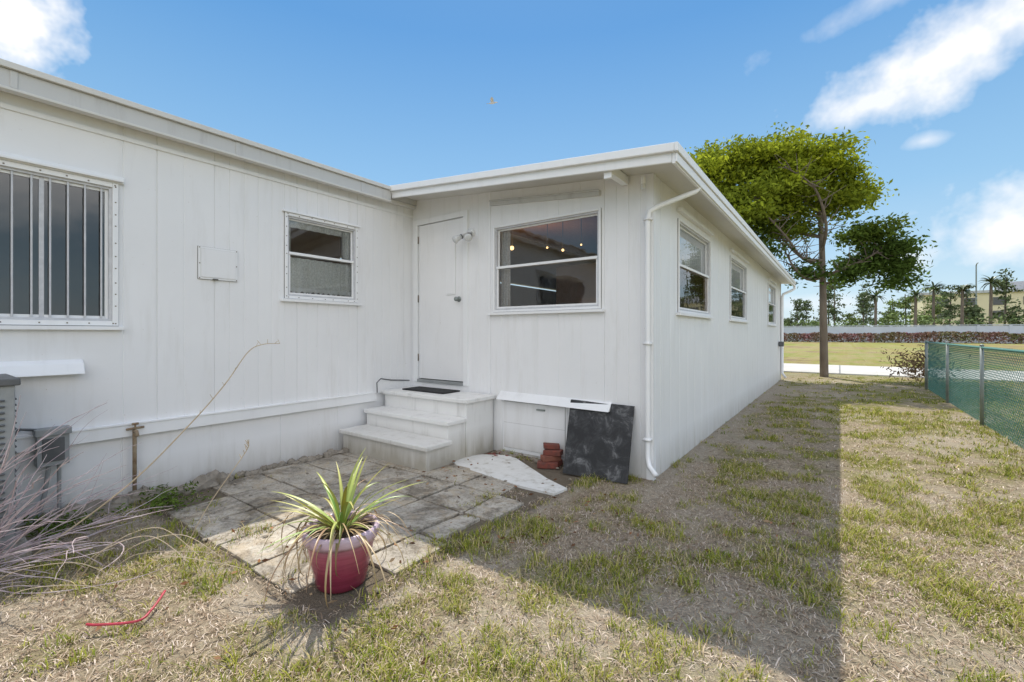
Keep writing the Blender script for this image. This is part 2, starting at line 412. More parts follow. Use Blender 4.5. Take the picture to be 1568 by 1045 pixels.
sw=[(4.75,6.12,1.54,2.46),(7.47,8.92,1.54,2.46),(11.93,13.4,1.54,2.46)]
gwall('addition_side_siding',PS,YF,YE,-.06,lambda s:zt(XS)-.05,sw,grooves(4.18,14.6,4,.305,.014,.008,.010,.003),M_wall)
b=MB()
b.box(-9,XL,-4.02,-4,-.05,2.95,M_wall); b.box(-9.02,-9,-4.02,18,-.05,2.95,M_wall); b.box(-9,XL,18,18.02,-.05,2.95,M_wall)
b.box(XL-.02,XL,YE,18,-.05,2.95,M_wall); b.box(XL,XS-.002,YE-.02,YE,-.05,zt(XS)-.05,M_wall)
b.build('rear_walls',home)
b=MB()
b.box(XL-.02,XL+.028,-4,YF-.58,.50,.590,M_trim); b.box(XL-.02,XL+.036,-4,YF-.58,.5905,.606,M_trim)
b.box(XL+.001,XL+.014,-4,YF-.002,2.79,2.825,M_trim)
b.pbox(PF,XS-.055,XS+.012,.001,.012,-.02,zt(XS)-.056,M_trim); b.pbox(PS,YF-.0125,YF+.05,.001,.012,-.02,zt(XS)-.056,M_trim)
b.pbox(PS,YE-.06,YE,.001,.015,-.02,zt(XS)-.056,M_trim)
b.build('wall_trim',home,bevel=.003)
b=MB()
b.hexa([(-9.1,-4.2,3.0),(-4.40,-4.2,2.94),(-4.40,18.2,2.94),(-9.1,18.2,3.0),(-9.1,-4.2,3.2),(-4.40,-4.2,3.03),(-4.40,18.2,3.03),(-9.1,18.2,3.2)],M_gut)
b.build('main_roof',home)
b=MB()
b.box(-4.399,-4.352,-4.2,3.52,2.895,3.012,M_gut); b.box(-4.399,-4.325,-4.2,3.505,3.014,3.055,M_soff); b.box(-4.399,-4.335,-4.2,3.515,2.875,2.893,M_soff)
for y in (-2.2,-.9,.45,1.8,3.1): b.box(-4.3515,-4.346,y,y+.035,2.897,3.010,M_gut)
b.box(XL+.002,-4.40,-4.2,3.95,2.90,2.935,M_soff)
b.build('main_gutter',home,bevel=.006)
def slab(b,x0,x1,y0,y1,dt,db,mat):
    b.hexa([(x0,y0,zt(x0)-db),(x1,y0,zt(x1)-db),(x1,y1,zt(x1)-db),(x0,y1,zt(x0)-db),(x0,y0,zt(x0)+dt),(x1,y0,zt(x1)+dt),(x1,y1,zt(x1)+dt),(x0,y1,zt(x0)+dt)],mat)
b=MB(); slab(b,-4.50,-1.045,3.56,15.0,.0,.055,M_soff); b.build('addition_roof',home)
b=MB(); slab(b,-4.36,-1.046,3.535,3.558,-.005,.130,M_trim); slab(b,-4.36,-1.02,3.50,3.533,.012,.055,M_trim); b.build('front_fascia',home,bevel=.006)
b=MB(); slab(b,-1.044,-1.018,3.536,15.02,-.004,.140,M_trim); slab(b,-1.018,-.990,3.50,15.03,.012,.055,M_trim); slab(b,-1.018,-1.004,3.53,15.02,-.06,.128,M_trim)
b.build('side_gutter',home,bevel=.004)
b=MB()
b.box(-1.62,-1.56,3.60,3.955,2.66,2.735,M_trim)
b.box(-1.625,-1.555,3.57,3.598,2.62,2.735,M_trim)
b.tube([(-1.40,3.90,2.68),(-1.40,3.90,2.62)],.022,M_trim,10); b.tube([(-1.40,3.90,2.62),(-1.40,3.90,2.575)],.02,M_white_bulb,10)
b.build('soffit_bracket',home)
def spout(name,front):
    b=MB()
    if front:
        pts=[(-1.03,4.30,2.68),(-1.03,4.30,2.62),(-1.05,4.27,2.585),(-1.30,4.0,2.43),(-1.36,3.935,2.38),(-1.372,3.93,2.32),(-1.372,3.93,.36),(-1.372,3.93,.20),(-1.35,3.91,.13),(-1.27,3.85,.08)]
        b.tube(pts,.023,M_trim,12)
        for z in (2.3,1.2,.35): b.box(-1.405,-1.34,3.90,3.958,z,z+.022,M_trim)
    else:
        pts=[(-1.02,14.95,2.66),(-1.02,14.93,2.56),(-1.10,14.85,2.5),(-1.27,14.66,2.40),(-1.29,14.62,2.32),(-1.29,14.62,.2),(-1.2,14.5,.08)]
        b.tube(pts,.033,M_trim,10)
    b.build(name,home,smooth=True)
spout('downspout_near',True); spout('downspout_far',False)
b=MB(); b.box(-1.33,-1.22,14.1,14.35,.95,1.08,M_dgrey); b.build('hose_bracket',home,bevel=.01)

def window(name,P,o,split=.5,screws=True,fw=.035,sill=True,mid=True):
    s0,s1,z0,z1=o; b=MB()
    for a,c in ((s0-.001,s0+.018),(s1-.018,s1+.001)): b.pbox(P,a,c,-.07,.001,z0+.001,z1-.001,M_bar)
    b.pbox(P,s0+.018,s1-.018,-.07,.0,z0,z0+.018,M_bar); b.pbox(P,s0+.018,s1-.018,-.07,.0,z1-.018,z1,M_bar)
    b.pbox(P,s0-fw,s0,.001,.018,z0-fw,z1+fw,M_trim); b.pbox(P,s1,s1+fw,.001,.018,z0-fw,z1+fw,M_trim)
    b.pbox(P,s0+.0005,s1-.0005,.001,.017,z1,z1+fw,M_trim); b.pbox(P,s0+.0005,s1-.0005,.001,.017,z0-fw,z0,M_trim)
    b.pbox(P,s0-fw-.004,s1+fw+.004,.0004,.004,z0-fw-.004,z0-fw-.0002,M_dark); b.pbox(P,s1+fw+.0002,s1+fw+.004,.0004,.004,z0-fw,z1+fw,M_dark); b.pbox(P,s0-fw-.004,s0-fw-.0002,.0004,.004,z0-fw,z1+fw,M_dark)
    if sill: b.pbox(P,s0-.075,s1+.06,.001,.045,z0-fw-.032,z0-fw-.0045,M_trim)
    zm=z0+(z1-z0)*split
    def sash(a0,a1,y0,y1,d,w,th=.02):
        b.pbox(P,a0,a0+w,d-th,d,y0,y1,M_trim); b.pbox(P,a1-w,a1,d-th,d,y0,y1,M_trim)
        b.pbox(P,a0+w,a1-w,d-th,d-.001,y0,y0+w,M_trim); b.pbox(P,a0+w,a1-w,d-th,d-.001,y1-w,y1,M_trim)
    if mid:
        sash(s0+.018,s1-.018,zm,z1-.018,-.03,.016); sash(s0+.018,s1-.018,z0+.018,zm+.03,-.006,.018)
        b.pbox(P,s0+.018,s1-.018,-.004,.004,zm+.001,zm+.028,M_trim)
    else: sash(s0+.018,s1-.018,z0+.018,z1-.018,-.02,.02)
    b.build(name+'_frame',home,bevel=.002)
    g=MB()
    if mid:
        g.poly([P(s0+.02,-.042,zm+.01),P(s1-.02,-.042,zm+.01),P(s1-.02,-.042,z1-.02),P(s0+.02,-.042,z1-.02)],M_glass)
        g.poly([P(s0+.02,-.018,z0+.02),P(s1-.02,-.018,z0+.02),P(s1-.02,-.018,zm+.02),P(s0+.02,-.018,zm+.02)],M_glass)
    else: g.poly([P(s0+.02,-.03,z0+.02),P(s1-.02,-.03,z0+.02),P(s1-.02,-.03,z1-.02),P(s0+.02,-.03,z1-.02)],M_glass)
    g.build(name+'_glass',home)
    if screws:
        c=MB(); r=random.Random(len(name))
        def dot(a,z):
            q=.0042; c.pbox(P,a-q,a+q,.0182,.0205,z-q,z+q,M_screw)
        n=max(4,int((s1-s0)/.13))
        for k in range(n+1):
            a=s0+(s1-s0)*k/n+r.uniform(-.02,.02); dot(a,z1+fw*.55+r.uniform(-.006,.006)); dot(a+r.uniform(-.02,.02),z0-fw*.5)
        n=int((z1-z0)/.10)
        for k in range(n+1):
            z=z0+(z1-z0)*k/n; dot(s0-fw*.5,z+r.uniform(-.02,.02)); dot(s1+fw*.5,z+r.uniform(-.02,.02))
        c.build(name+'_screws',home)
window('big_window',PL,big,mid=False); window('small_window',PL,small,.52,fw=.028)
window('front_window',PF,fwin,.50,False,fw=.022)
for k,o in enumerate(sw): window('side_window_%d'%(k+1),PS,o,.50,False,fw=.022)
b=MB(); y=.925
while y>-.72: b.pbox(PL,y-.005,y+.005,-.016,-.004,big[2]+.02,big[3]-.02,M_bar); y-=.0905
b.pbox(PL,.60,.625,-.028,-.018,big[2]+.02,big[3]-.02,M_bar)
b.build('window_bars',home)
b=MB()
b.pbox(PL,big[0]-.08,big[1]+.06,.019,.05,2.455,2.475,M_trim); b.pbox(PL,big[0]-.08,big[1]+.07,.001,.019,2.447,2.50,M_trim)
b.pbox(PL,small[0]-.05,small[1]+.05,.001,.034,2.515,2.535,M_trim)
x0,x1=-3.17,-1.84
for d0,d1_,a,c in ((.001,.035,-.215,-.175),(.001,.05,-.1748,-.160)):
    b.hexa([(x0,YF-d0,zt(x0)+a),(x1,YF-d0,zt(x1)+a),(x1,YF-d1_,zt(x1)+a),(x0,YF-d1_,zt(x0)+a),(x0,YF-d0,zt(x0)+c),(x1,YF-d0,zt(x1)+c),(x1,YF-d1_,zt(x1)+c),(x0,YF-d1_,zt(x0)+c)],M_gut)
for o in sw: b.pbox(PS,o[0]-.05,o[1]+.05,.001,.05,2.545,2.58,M_trim)
b.build('window_heads',home,bevel=.003)
def curtain(name,P,s0,s1,z0,z1,d,amp,waves,mat,gap=False):
    b=MB(); n=int(waves*8)
    for k in range(n):
        a=s0+(s1-s0)*k/n; c=s0+(s1-s0)*(k+1)/n
        da=d+amp*math.sin(2*math.pi*waves*k/n)+amp*.4*math.sin(5.3*k/n*waves); dc=d+amp*math.sin(2*math.pi*waves*(k+1)/n)+amp*.4*math.sin(5.3*(k+1)/n*waves)
        zb=z0+(.03*abs(math.sin(k*.35)) if gap else 0)
        b.poly([P(a,da,zb),P(c,dc,zb),P(c,dc,z1),P(a,da,z1)],mat)
    return b.build(name,home,smooth=False)
curtain('lace_curtain',PL,small[0]+.02,small[1]-.02,1.715,2.08,-.046,.014,8,M_curt,True)
curtain('lace_ruffle',PL,small[0]+.02,small[1]-.02,1.705,1.77,-.030,.006,14,M_trim,True)
curtain('curtain_side',PL,small[1]-.13,small[1]-.02,2.10,2.45,-.065,.012,4,M_curt)
curtain('curtain_side_b',PL,small[0]+.02,small[0]+.07,2.10,2.45,-.065,.012,2,M_curt)
curtain('curtain_valance',PL,small[0]+.02,small[1]-.02,2.39,2.46,-.065,.008,9,M_curt)
curtain('front_curtain',PF,-3.10,-2.98,1.58,2.46,-.10,.015,3,M_curt)
for k,o in enumerate(sw): curtain('side_pane_reflection_%d'%k,PS,o[0]+.02,o[1]-.02,2.06,2.45,-.055,.002,14,M_trim)  # pale sheets added to imitate bright reflections in the upper panes
b=MB()
b.box(-4.46,-1.42,7.6,7.62,.7,2.6,M_int); b.box(-4.47,-1.36,4.0,14.6,.66,.68,M_int)
slab(b,-4.46,-1.37,4.0,14.6,-.09,.11,M_ceil)
b.box(-6.0,-5.98,-4,3.9,.6,2.9,M_int)
b.box(-2.6,-1.9,5.6,6.3,.68,1.5,M_ceil); b.box(-3.6,-2.8,6.9,7.4,.68,1.9,M_int)
b.build('room_interior',home)
def emi(name,c,s):
    m=bpy.data.materials.new(name); m.use_nodes=True; n=m.node_tree; n.nodes.remove(n.nodes['Principled BSDF'])
    e=N(n,'ShaderNodeEmission'); e.inputs[0].default_value=(*c,1); e.inputs[1].default_value=s; n.links.new(e.outputs[0],n.nodes['Material Output'].inputs[0]); return m
M_em=emi('lamp_bulb_glow',(1,.62,.25),3)
b=MB()
for x,y,z,r in ((-3.78,5.2,2.52,.032),(-2.95,5.2,2.40,.018),(-3.19,5.2,2.46,.014),(-2.68,5.2,2.44,.012)):
    b.lathe(x,y,[(0.001,-r),(r*.7,-r*.7),(r,0),(r*.7,r*.7),(0.001,r)],M_em,12,z)
    b.tube([(x,y,z+r),(x,y,zt(x)-.11)],.006,M_dgrey,6)
b.build('ceiling_lamps',home)
pl=bpy.data.lights.new('room_lamp','POINT'); pl.energy=13; pl.color=(1,.60,.28); pl.shadow_soft_size=.08
plo=bpy.data.objects.new('room_lamp',pl); plo.location=(-3.6,5.2,2.34); link(plo,home)
# door
b=MB(); d0,d1,z0,z1=door
b.pbox(PF,d0+.034,d1-.034,-.045,-.008,z0+.025,z1-.034,M_wall)
b.build('door_leaf',home,bevel=.003)
b=MB()
b.pbox(PF,d0+.02,d1-.02,-.075,-.05,z0,z1,M_dark)
b.pbox(PF,d0-.045,d0+.026,-.06,.016,z0-.02,z1+.04,M_trim); b.pbox(PF,d1-.026,d1+.045,-.06,.016,z0-.02,z1+.04,M_trim)
b.pbox(PF,d0+.026,d1-.026,-.06,.015,z1-.026,z1+.04,M_trim)
b.pbox(PF,d0+.026,d1-.026,-.06,.02,z0-.02,z0+.015,M_grey)
b.pbox(PF,-3.877,-3.723,-.0078,-.005,1.768,2.432,M_gut); b.pbox(PF,-3.875,-3.725,-.005,.002,1.77,2.43,M_trim); b.pbox(PF,-3.862,-3.738,.0021,.006,1.785,2.415,M_wall)
b.build('door_frame',home,bevel=.002)
b=MB(); kx,kz=-3.67,1.71
b.tube([PF(kx,-.012,kz),PF(kx,-.004,kz)],.034,M_galv,16); b.tube([PF(kx,-.006,kz),PF(kx,.03,kz)],.012,M_galv,10); b.tube([PF(kx,.025,kz),PF(kx,.035,kz),PF(kx,.055,kz),PF(kx,.066,kz)],[.016,.027,.027,.014],M_galv,16)
for z in (.95,1.7,2.45): b.tube([PF(d0+.028,.0,z),PF(d0+.028,.0,z+.09)],.007,M_screw,8)
b.build('door_knob',home,smooth=True)
b=MB(); fx,fz=-3.47,2.47
b.tube([PF(fx,0,fz),PF(fx,.022,fz)],.055,M_trim,20)
for sgn in(-1,1):
    b.tube([PF(fx+sgn*.02,.02,fz),PF(fx+sgn*.05,.07,fz-.03),PF(fx+sgn*.065,.10,fz-.05)],[.014,.02,.026],M_gut,12)
    b.tube([PF(fx+sgn*.065,.10,fz-.05),PF(fx+sgn*.085,.14,fz-.075),PF(fx+sgn*.10,.17,fz-.095),PF(fx+sgn*.103,.178,fz-.10)],[.024,.034,.046,.038],M_white_bulb,14)
    b.tube([PF(fx+sgn*.062,.095,fz-.047),PF(fx+sgn*.067,.104,fz-.052)],[.029,.029],M_dgrey,12)
b.build('flood_light',home,smooth=True)
b=MB()
b.hexa([PF(-3.03,0.001,.585),PF(-1.72,0.001,.575),PF(-1.72,.10,.575),PF(-3.03,.10,.585),PF(-3.03,.001,.665),PF(-1.72,.001,.655),PF(-1.72,.018,.655),PF(-3.03,.018,.665)],M_trim)
b.build('access_hood',home,bevel=.004)
b=MB()
b.pbox(PF,-2.983,-2.217,.008,.0102,.057,.563,M_dark); b.pbox(PF,-2.98,-2.22,.0105,.016,.06,.56,M_wall); b.pbox(PF,-3.0,-2.2,.001,.0078,.02,.575,M_trim); b.pbox(PF,-2.55,-2.45,.0165,.032,.50,.515,M_galv)
b.pbox(PF,-2.98,-2.22,.0165,.018,.33,.334,M_gut)
b.build('access_panel',home,bevel=.002)
b=MB()
b.pbox(PL,1.549,1.865,.0005,.004,1.772,2.058,M_dark)
b.pbox(PL,1.552,1.862,.0042,.016,1.775,2.055,M_trim); b.pbox(PL,1.568,1.846,.0162,.018,1.791,2.039,M_gut); b.pbox(PL,1.570,1.844,.0182,.022,1.793,2.037,M_wall)
for s in (1.56,1.854):
    for z in(1.783,2.047,1.91): b.pbox(PL,s-.004,s+.004,.0161,.020,z-.004,z+.004,M_screw)
b.pbox(PL,1.66,1.70,.016,.03,1.77,1.782,M_dark)
b.build('wall_hatch',home)
b=MB(); b.hexa([PL(-.7,.001,1.03),PL(.82,.001,1.03),PL(.82,.085,1.01),PL(-.7,.085,1.01),PL(-.7,.001,1.115),PL(.82,.001,1.115),PL(.82,.05,1.085),PL(-.7,.05,1.085)],M_trim); b.build('window_ledge',home,bevel=.004)
b=MB(); b.pbox(PL,.575,.735,.0,.10,.39,.62,M_grey); b.pbox(PL,.565,.745,.0,.115,.60,.645,M_grey); b.pbox(PL,.60,.71,.10,.108,.42,.58,M_dgrey)
b.tube([PL(.64,.05,.39),PL(.62,.05,.2),PL(.58,.06,.02)],.014,M_grey,8); b.tube([PL(.69,.05,.39),PL(.69,.05,.0)],.012,M_grey,8)
b.tube([PL(.58,.04,.64),PL(.50,.06,.66),PL(.42,.08,.58),PL(.38,.10,.3)],.010,M_dgrey,8)
b.build('disconnect_box',home,bevel=.004)
b=MB()
b.tube([PL(1.11,.045,-.02),PL(1.11,.045,.52),PL(1.11,.045,.55)],.014,M_rust,10)
b.tube([PL(1.11,.045,.54),PL(1.11,.09,.545),PL(1.11,.11,.51)],.013,M_rust,10); b.tube([PL(1.11,.06,.55),PL(1.11,.06,.60)],.006,M_rust,8); b.tube([PL(1.09,.06,.60),PL(1.13,.06,.60)],.009,M_rust,8)
b.tube([PL(1.06,.04,.56),PL(1.17,.04,.565)],.009,M_rust,8)
b.build('water_pipe',home,smooth=True)
b=MB()
pts=[PL(3.38,.05,.60),PL(3.36,.07,.72),PL(3.44,.04,.76),PL(3.6,.02,.73),PL(3.9,.02,.70)]
b.tube(pts,.007,M_dgrey,6); b.build('cable',home,smooth=True)

ac=empty('air_conditioner'); b=MB()
b.box(-4.36,-3.86,-.42,.42,.06,1.00,M_grey); b.box(-4.38,-3.84,-.44,.44,1.00,1.04,M_dgrey); b.box(-4.42,-3.80,-.5,.48,-.02,.06,M_pav)
z=.14
while z<.92: b.box(-3.861,-3.845,-.38,.38,z,z+.012,M_dgrey); b.box(-4.32,-3.90,.419,.432,z,z+.012,M_dgrey); z+=.035
b.build('ac_cabinet',ac,bevel=.006)

# ------------------------------------------------------------ steps
st=empty('entry_steps'); b=MB()
X0,X1=-4.44,-3.12
b.box(X0,X1,2.93,3.24,-.05,.205,M_step); b.box(X0,X1-.02,3.24,3.50,-.05,.385,M_step); b.box(X0,X1-.01,3.50,YF-.022,-.05,.575,M_step)
b.build('risers',st,bevel=.006)
b=MB()
b.box(X0,X1+.045,2.885,3.238,.207,.25,M_step); b.box(X0,X1+.015,3.20,3.498,.387,.43,M_step); b.box(X0,X1+.035,3.46,YF-.024,.577,.62,M_step)
b.build('treads',st,bevel=.008)
b=MB(); b.box(-4.27,-3.58,3.62,3.90,.622,.638,M_mat); b.build('door_mat',bevel=.004)

b=MB()
BL=[(-2.07,3.64,.01),(-1.47,3.70,.01)]; TL=[(-2.14,3.925,.645),(-1.50,3.94,.635)]
def sh(p,d): return (p[0],p[1]+d,p[2]+d*.4)
b.hexa([BL[0],BL[1],sh(BL[1],.018),sh(BL[0],.018),TL[0],TL[1],sh(TL[1],.018),sh(TL[0],.018)],M_board)
b.build('black_board',bevel=.003)
b=MB(); r=random.Random(2)
def rot_box(b,cx,cy,cz,lx,ly,lz,a,mat,tilt=0):
    c,s=math.cos(a),math.sin(a); q=[]
    for z in (cz,cz+lz):
        for dx,dy in((-lx,-ly),(lx,-ly),(lx,ly),(-lx,ly)): q.append((cx+(dx*c-dy*s)/2,cy+(dx*s+dy*c)/2,z+dx*tilt))
    b.hexa(q,mat)
rot_box(b,-2.29,3.74,.0,.20,.095,.055,.5,M_brick); rot_box(b,-2.31,3.85,.0,.20,.095,.055,.1,M_brick)
rot_box(b,-2.29,3.80,.057,.19,.095,.052,.9,M_terra); rot_box(b,-2.27,3.81,.111,.18,.095,.05,.2,M_brick,.02); rot_box(b,-2.30,3.83,.166,.16,.09,.045,.6,M_brick,-.03)
b.build('brick_stack',bevel=.006)
M_rock=simple('grey_rock',(.34,.30,.25),(.19,.165,.13),9,.95,0,.7,.01)
def rock(b,cx,cy,cz,rx,ry,rz,mat,r):
    n,mn=7,5; base=len(b.v); a0=r.random()*6
    for k in range(mn):
        ph=math.pi*(k+.5)/mn
        for j in range(n):
            t=a0+2*math.pi*j/n; q=1+r.uniform(-.2,.2)
            b.v.append((cx+rx*q*math.sin(ph)*math.cos(t),cy+ry*q*math.sin(ph)*math.sin(t),cz+rz*q*math.cos(ph)))
    for k in range(mn-1):
        for j in range(n): b.f.append((base+k*n+j,base+k*n+(j+1)%n,base+(k+1)*n+(j+1)%n,base+(k+1)*n+j)[::-1]); b.mi.append(b.m(mat))
    b.f.append(tuple(base+j for j in range(n))); b.mi.append(b.m(mat))
b=MB()
for k in range(46):
    y=.6+k*.052+r.uniform(-.02,.02); big_=1.1 if k<22 else .6
    rock(b,-4.42+r.uniform(0,.08),y,.01,(.06+r.random()*.05)*big_,(.05+r.random()*.05)*big_,(.03+r.random()*.055)*big_,M_rock,r)
for k in range(14): rock(b,-3.05+r.uniform(0,.9),3.88+r.uniform(-.06,.05),.0,.04,.03,.025,M_rock,r)
for k in range(9): rock(b,-3.05+r.uniform(0,.25),3.80+r.uniform(-.12,.12),.0,.03,.025,.02,M_brick,r)
for k in range(70): rock(b,r.uniform(-4.3,-1.8),r.uniform(1.1,3.9),.012,.012+r.random()*.01,.01+r.random()*.01,.008,M_rock,r)
b.build('foundation_rubble')

# ------------------------------------------------------------ flower pot with plant
def pot_mat():
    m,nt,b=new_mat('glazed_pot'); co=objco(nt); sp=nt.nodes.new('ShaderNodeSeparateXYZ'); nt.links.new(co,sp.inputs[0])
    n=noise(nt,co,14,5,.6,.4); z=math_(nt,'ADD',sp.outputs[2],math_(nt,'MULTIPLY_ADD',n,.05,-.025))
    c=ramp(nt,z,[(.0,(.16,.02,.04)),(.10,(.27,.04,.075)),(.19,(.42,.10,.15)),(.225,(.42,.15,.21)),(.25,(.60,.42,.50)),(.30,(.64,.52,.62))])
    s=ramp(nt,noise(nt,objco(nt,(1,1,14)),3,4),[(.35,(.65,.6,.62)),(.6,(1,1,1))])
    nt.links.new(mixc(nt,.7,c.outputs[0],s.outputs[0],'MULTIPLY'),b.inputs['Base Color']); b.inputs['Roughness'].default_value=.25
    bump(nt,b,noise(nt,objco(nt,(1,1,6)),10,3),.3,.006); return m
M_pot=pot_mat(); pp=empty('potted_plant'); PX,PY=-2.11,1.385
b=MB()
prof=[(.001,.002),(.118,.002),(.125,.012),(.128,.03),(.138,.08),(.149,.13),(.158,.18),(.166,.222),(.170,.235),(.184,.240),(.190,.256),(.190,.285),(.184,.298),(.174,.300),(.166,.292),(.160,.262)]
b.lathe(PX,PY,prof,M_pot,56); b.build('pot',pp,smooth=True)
M_soil=simple('potting_soil',(.05,.035,.022),(.10,.07,.045),40,.95,0,.8,.01)
b=MB(); b.lathe(PX,PY,[(.001,.262),(.08,.268),(.161,.258)],M_soil,40); b.build('soil',pp)
def strap(Vs,Fs,Cs,base,az,length,lift,w,col,droop,seg=12,twist=0,tipcol=None):
    i0=len(Vs); x,y,z=base; el=lift; step=length/seg; pts=[]
    for k in range(seg+1):
        pts.append((x,y,z,el)); x+=math.cos(az)*math.cos(el)*step; y+=math.sin(az)*math.cos(el)*step; z+=math.sin(el)*step; el-=droop/seg*(1+.6*k/seg)
        z=max(z,.012); az+=twist/seg
    for k,(x,y,z,e) in enumerate(pts):
        t=k/seg; ww=w*(.55+.9*t if t<.4 else .91*(1-((t-.4)/.6)**1.6))+.0006
        px_,py_=-math.sin(az),math.cos(az)
        c=np.array(col)*(1-.15*t) if tipcol is None else np.array(col)*(1-t)+np.array(tipcol)*t
        for s,dz in((-1,ww*.45),(0,0),(1,ww*.45)):
            Vs.append((x+px_*s*ww,y+py_*s*ww,z+dz)); Cs.append(tuple(c*(1.0 if s else 1.25)))
    for k in range(seg):
        for q in(0,1): a=i0+k*3+q; Fs.append((a,a+1,a+4,a+3))
def strap_obj(name,data,parent):
    Vs,Fs,Cs=data; Vs=np.array(Vs); F=np.array(Fs); return np_mesh(name,Vs,F.ravel(),np.arange(len(F))*4,M_strap,np.array(Cs),parent,True)
Vs,Fs,Cs=[],[],[]; r=random.Random(9)
for k in range(34):
    az=r.uniform(0,6.283); lift=r.uniform(.55,1.45); ln=r.uniform(.26,.46)
    col=(r.uniform(.14,.26),r.uniform(.22,.32),r.uniform(.03,.07))
    rad=r.uniform(0,.035); strap(Vs,Fs,Cs,(PX+math.cos(az)*rad,PY+math.sin(az)*rad,.265),az,ln,lift,r.uniform(.008,.012),col,r.uniform(.3,1.5),twist=r.uniform(-.3,.3),tipcol=(.40,.36,.10) if r.random()<.5 else None)
for az,lift,ln in ((2.2,1.0,.46),(2.9,.75,.48),(.9,.75,.50),(.55,.95,.46),(1.6,1.5,.44),(5.6,.7,.40),(3.6,.7,.46)):
    strap(Vs,Fs,Cs,(PX,PY,.27),az,ln,lift,.012,(.22,.32,.05),.55,tipcol=(.36,.38,.10))
strap_obj('green_leaves',(Vs,Fs,Cs),pp)
Vs,Fs,Cs=[],[],[]
for k in range(70):
    az=r.uniform(0,6.283); strap(Vs,Fs,Cs,(PX+math.cos(az)*.05,PY+math.sin(az)*.05,.275),az,r.uniform(.28,.60),r.uniform(.2,1.0),r.uniform(.002,.006),r.choice([(.34,.24,.12),(.24,.14,.07),(.40,.30,.17),(.18,.16,.05)]),r.uniform(1.4,3.0),twist=r.uniform(-.9,.9))
strap_obj('dry_leaves',(Vs,Fs,Cs),pp)

# ------------------------------------------------------------ dead bush, stalks, hose
r=random.Random(21); b=MB(); bx,by=-3.80,.12
def stem(b,p,az,el,ln,rad,depth):
    pts=[Vector(p)]; a,e=az,el; n=7
    for k in range(n):
        a+=r.uniform(-.20,.20); e+=r.uniform(-.16,.10)
        pts.append(pts[-1]+Vector((math.cos(a)*math.cos(e),math.sin(a)*math.cos(e),math.sin(e)))*ln/n)
        if pts[-1].z<.02: pts[-1].z=.02
        if depth and k>=1 and r.random()<.5: stem(b,pts[-1],a+r.uniform(-.8,.8),e+r.uniform(-.4,.5),ln*r.uniform(.25,.5),rad*.65,depth-1)
    b.tube(pts,[rad*(1-.65*k/n) for k in range(n+1)],M_twig,4,False)
for k in range(64):
    stem(b,(bx+r.uniform(-.12,.15),by+r.uniform(-.15,.15),.0),r.uniform(-.3,1.9),r.uniform(.1,1.15),r.uniform(.45,.95),r.uniform(.003,.0055),1)
b.build('dead_bush')
n=2600; x=rng.uniform(-4.35,-3.85,n); y=rng.uniform(.5,1.45,n); k=fbm(x,y,5,3)>.52; x,y=x[k],y[k]; n=len(x)
P=np.stack([x,y,.02+rng.rand(n)*.09],1); quads_mesh('weeds',leaf_quads(P,.016,.3,.4),M_blade,np.array([.10,.15,.03])*rng.uniform(.5,1.6,(n,1)))
def smooth_pts(P,n=8):
    P=[Vector(p) for p in P]; out=[]
    for k in range(len(P)-1):
        p0=P[max(k-1,0)];p1=P[k];p2=P[k+1];p3=P[min(k+2,len(P)-1)]
        for j in range(n):
            t=j/n; out.append(.5*((2*p1)+(p2-p0)*t+(2*p0-5*p1+4*p2-p3)*t*t+(3*p1-p0-3*p2+p3)*t**3))
    out.append(P[-1]); return out
b=MB()
p=smooth_pts([(-3.66,.36,.0),(-3.55,.50,.12),(-3.31,.81,.437),(-3.1,1.03,.76),(-2.98,1.17,.99),(-2.87,1.255,1.187),(-2.80,1.31,1.235),(-2.72,1.37,1.240)]); n=len(p)
b.tube(p,[.0048-.0028*k/n for k in range(n)],M_stalk,5)
for k in range(8,n,3):
    q=p[k]; b.tube([q,q+Vector((r.uniform(-.02,.02),r.uniform(-.02,.02),r.uniform(.01,.035)))],.0014,M_stalk,4)
p=smooth_pts([(-3.12,1.0,0),(-3.02,1.1,.28),(-2.88,1.24,.58),(-2.87,1.26,.64)]); b.tube(p,.0026,M_stalk,5)
for q in p[-10:]: b.tube([q,q+Vector((r.uniform(-.015,.015),r.uniform(-.015,.015),.025))],.002,M_stalk,4)
for k in range(7):
    x,y=-2.9+r.uniform(-.4,.2),.35+r.uniform(-.15,.3)
    b.tube(smooth_pts([(x,y,.02),(x+.12,y+.10,.12+r.random()*.1),(x+.3+r.uniform(-.1,.1),y+.28,.16+r.random()*.15),(x+.42,y+.4,.12)]),.0018,M_stalk,4)
b.build('dry_stalks')
b=MB(); b.tube(smooth_pts([(-2.66,.50,.03),(-2.60,.53,.035),(-2.51,.636,.03),(-2.55,.70,.035),(-2.65,.78,.05)]),.0055,M_hose,8); b.build('red_hose',smooth=True)

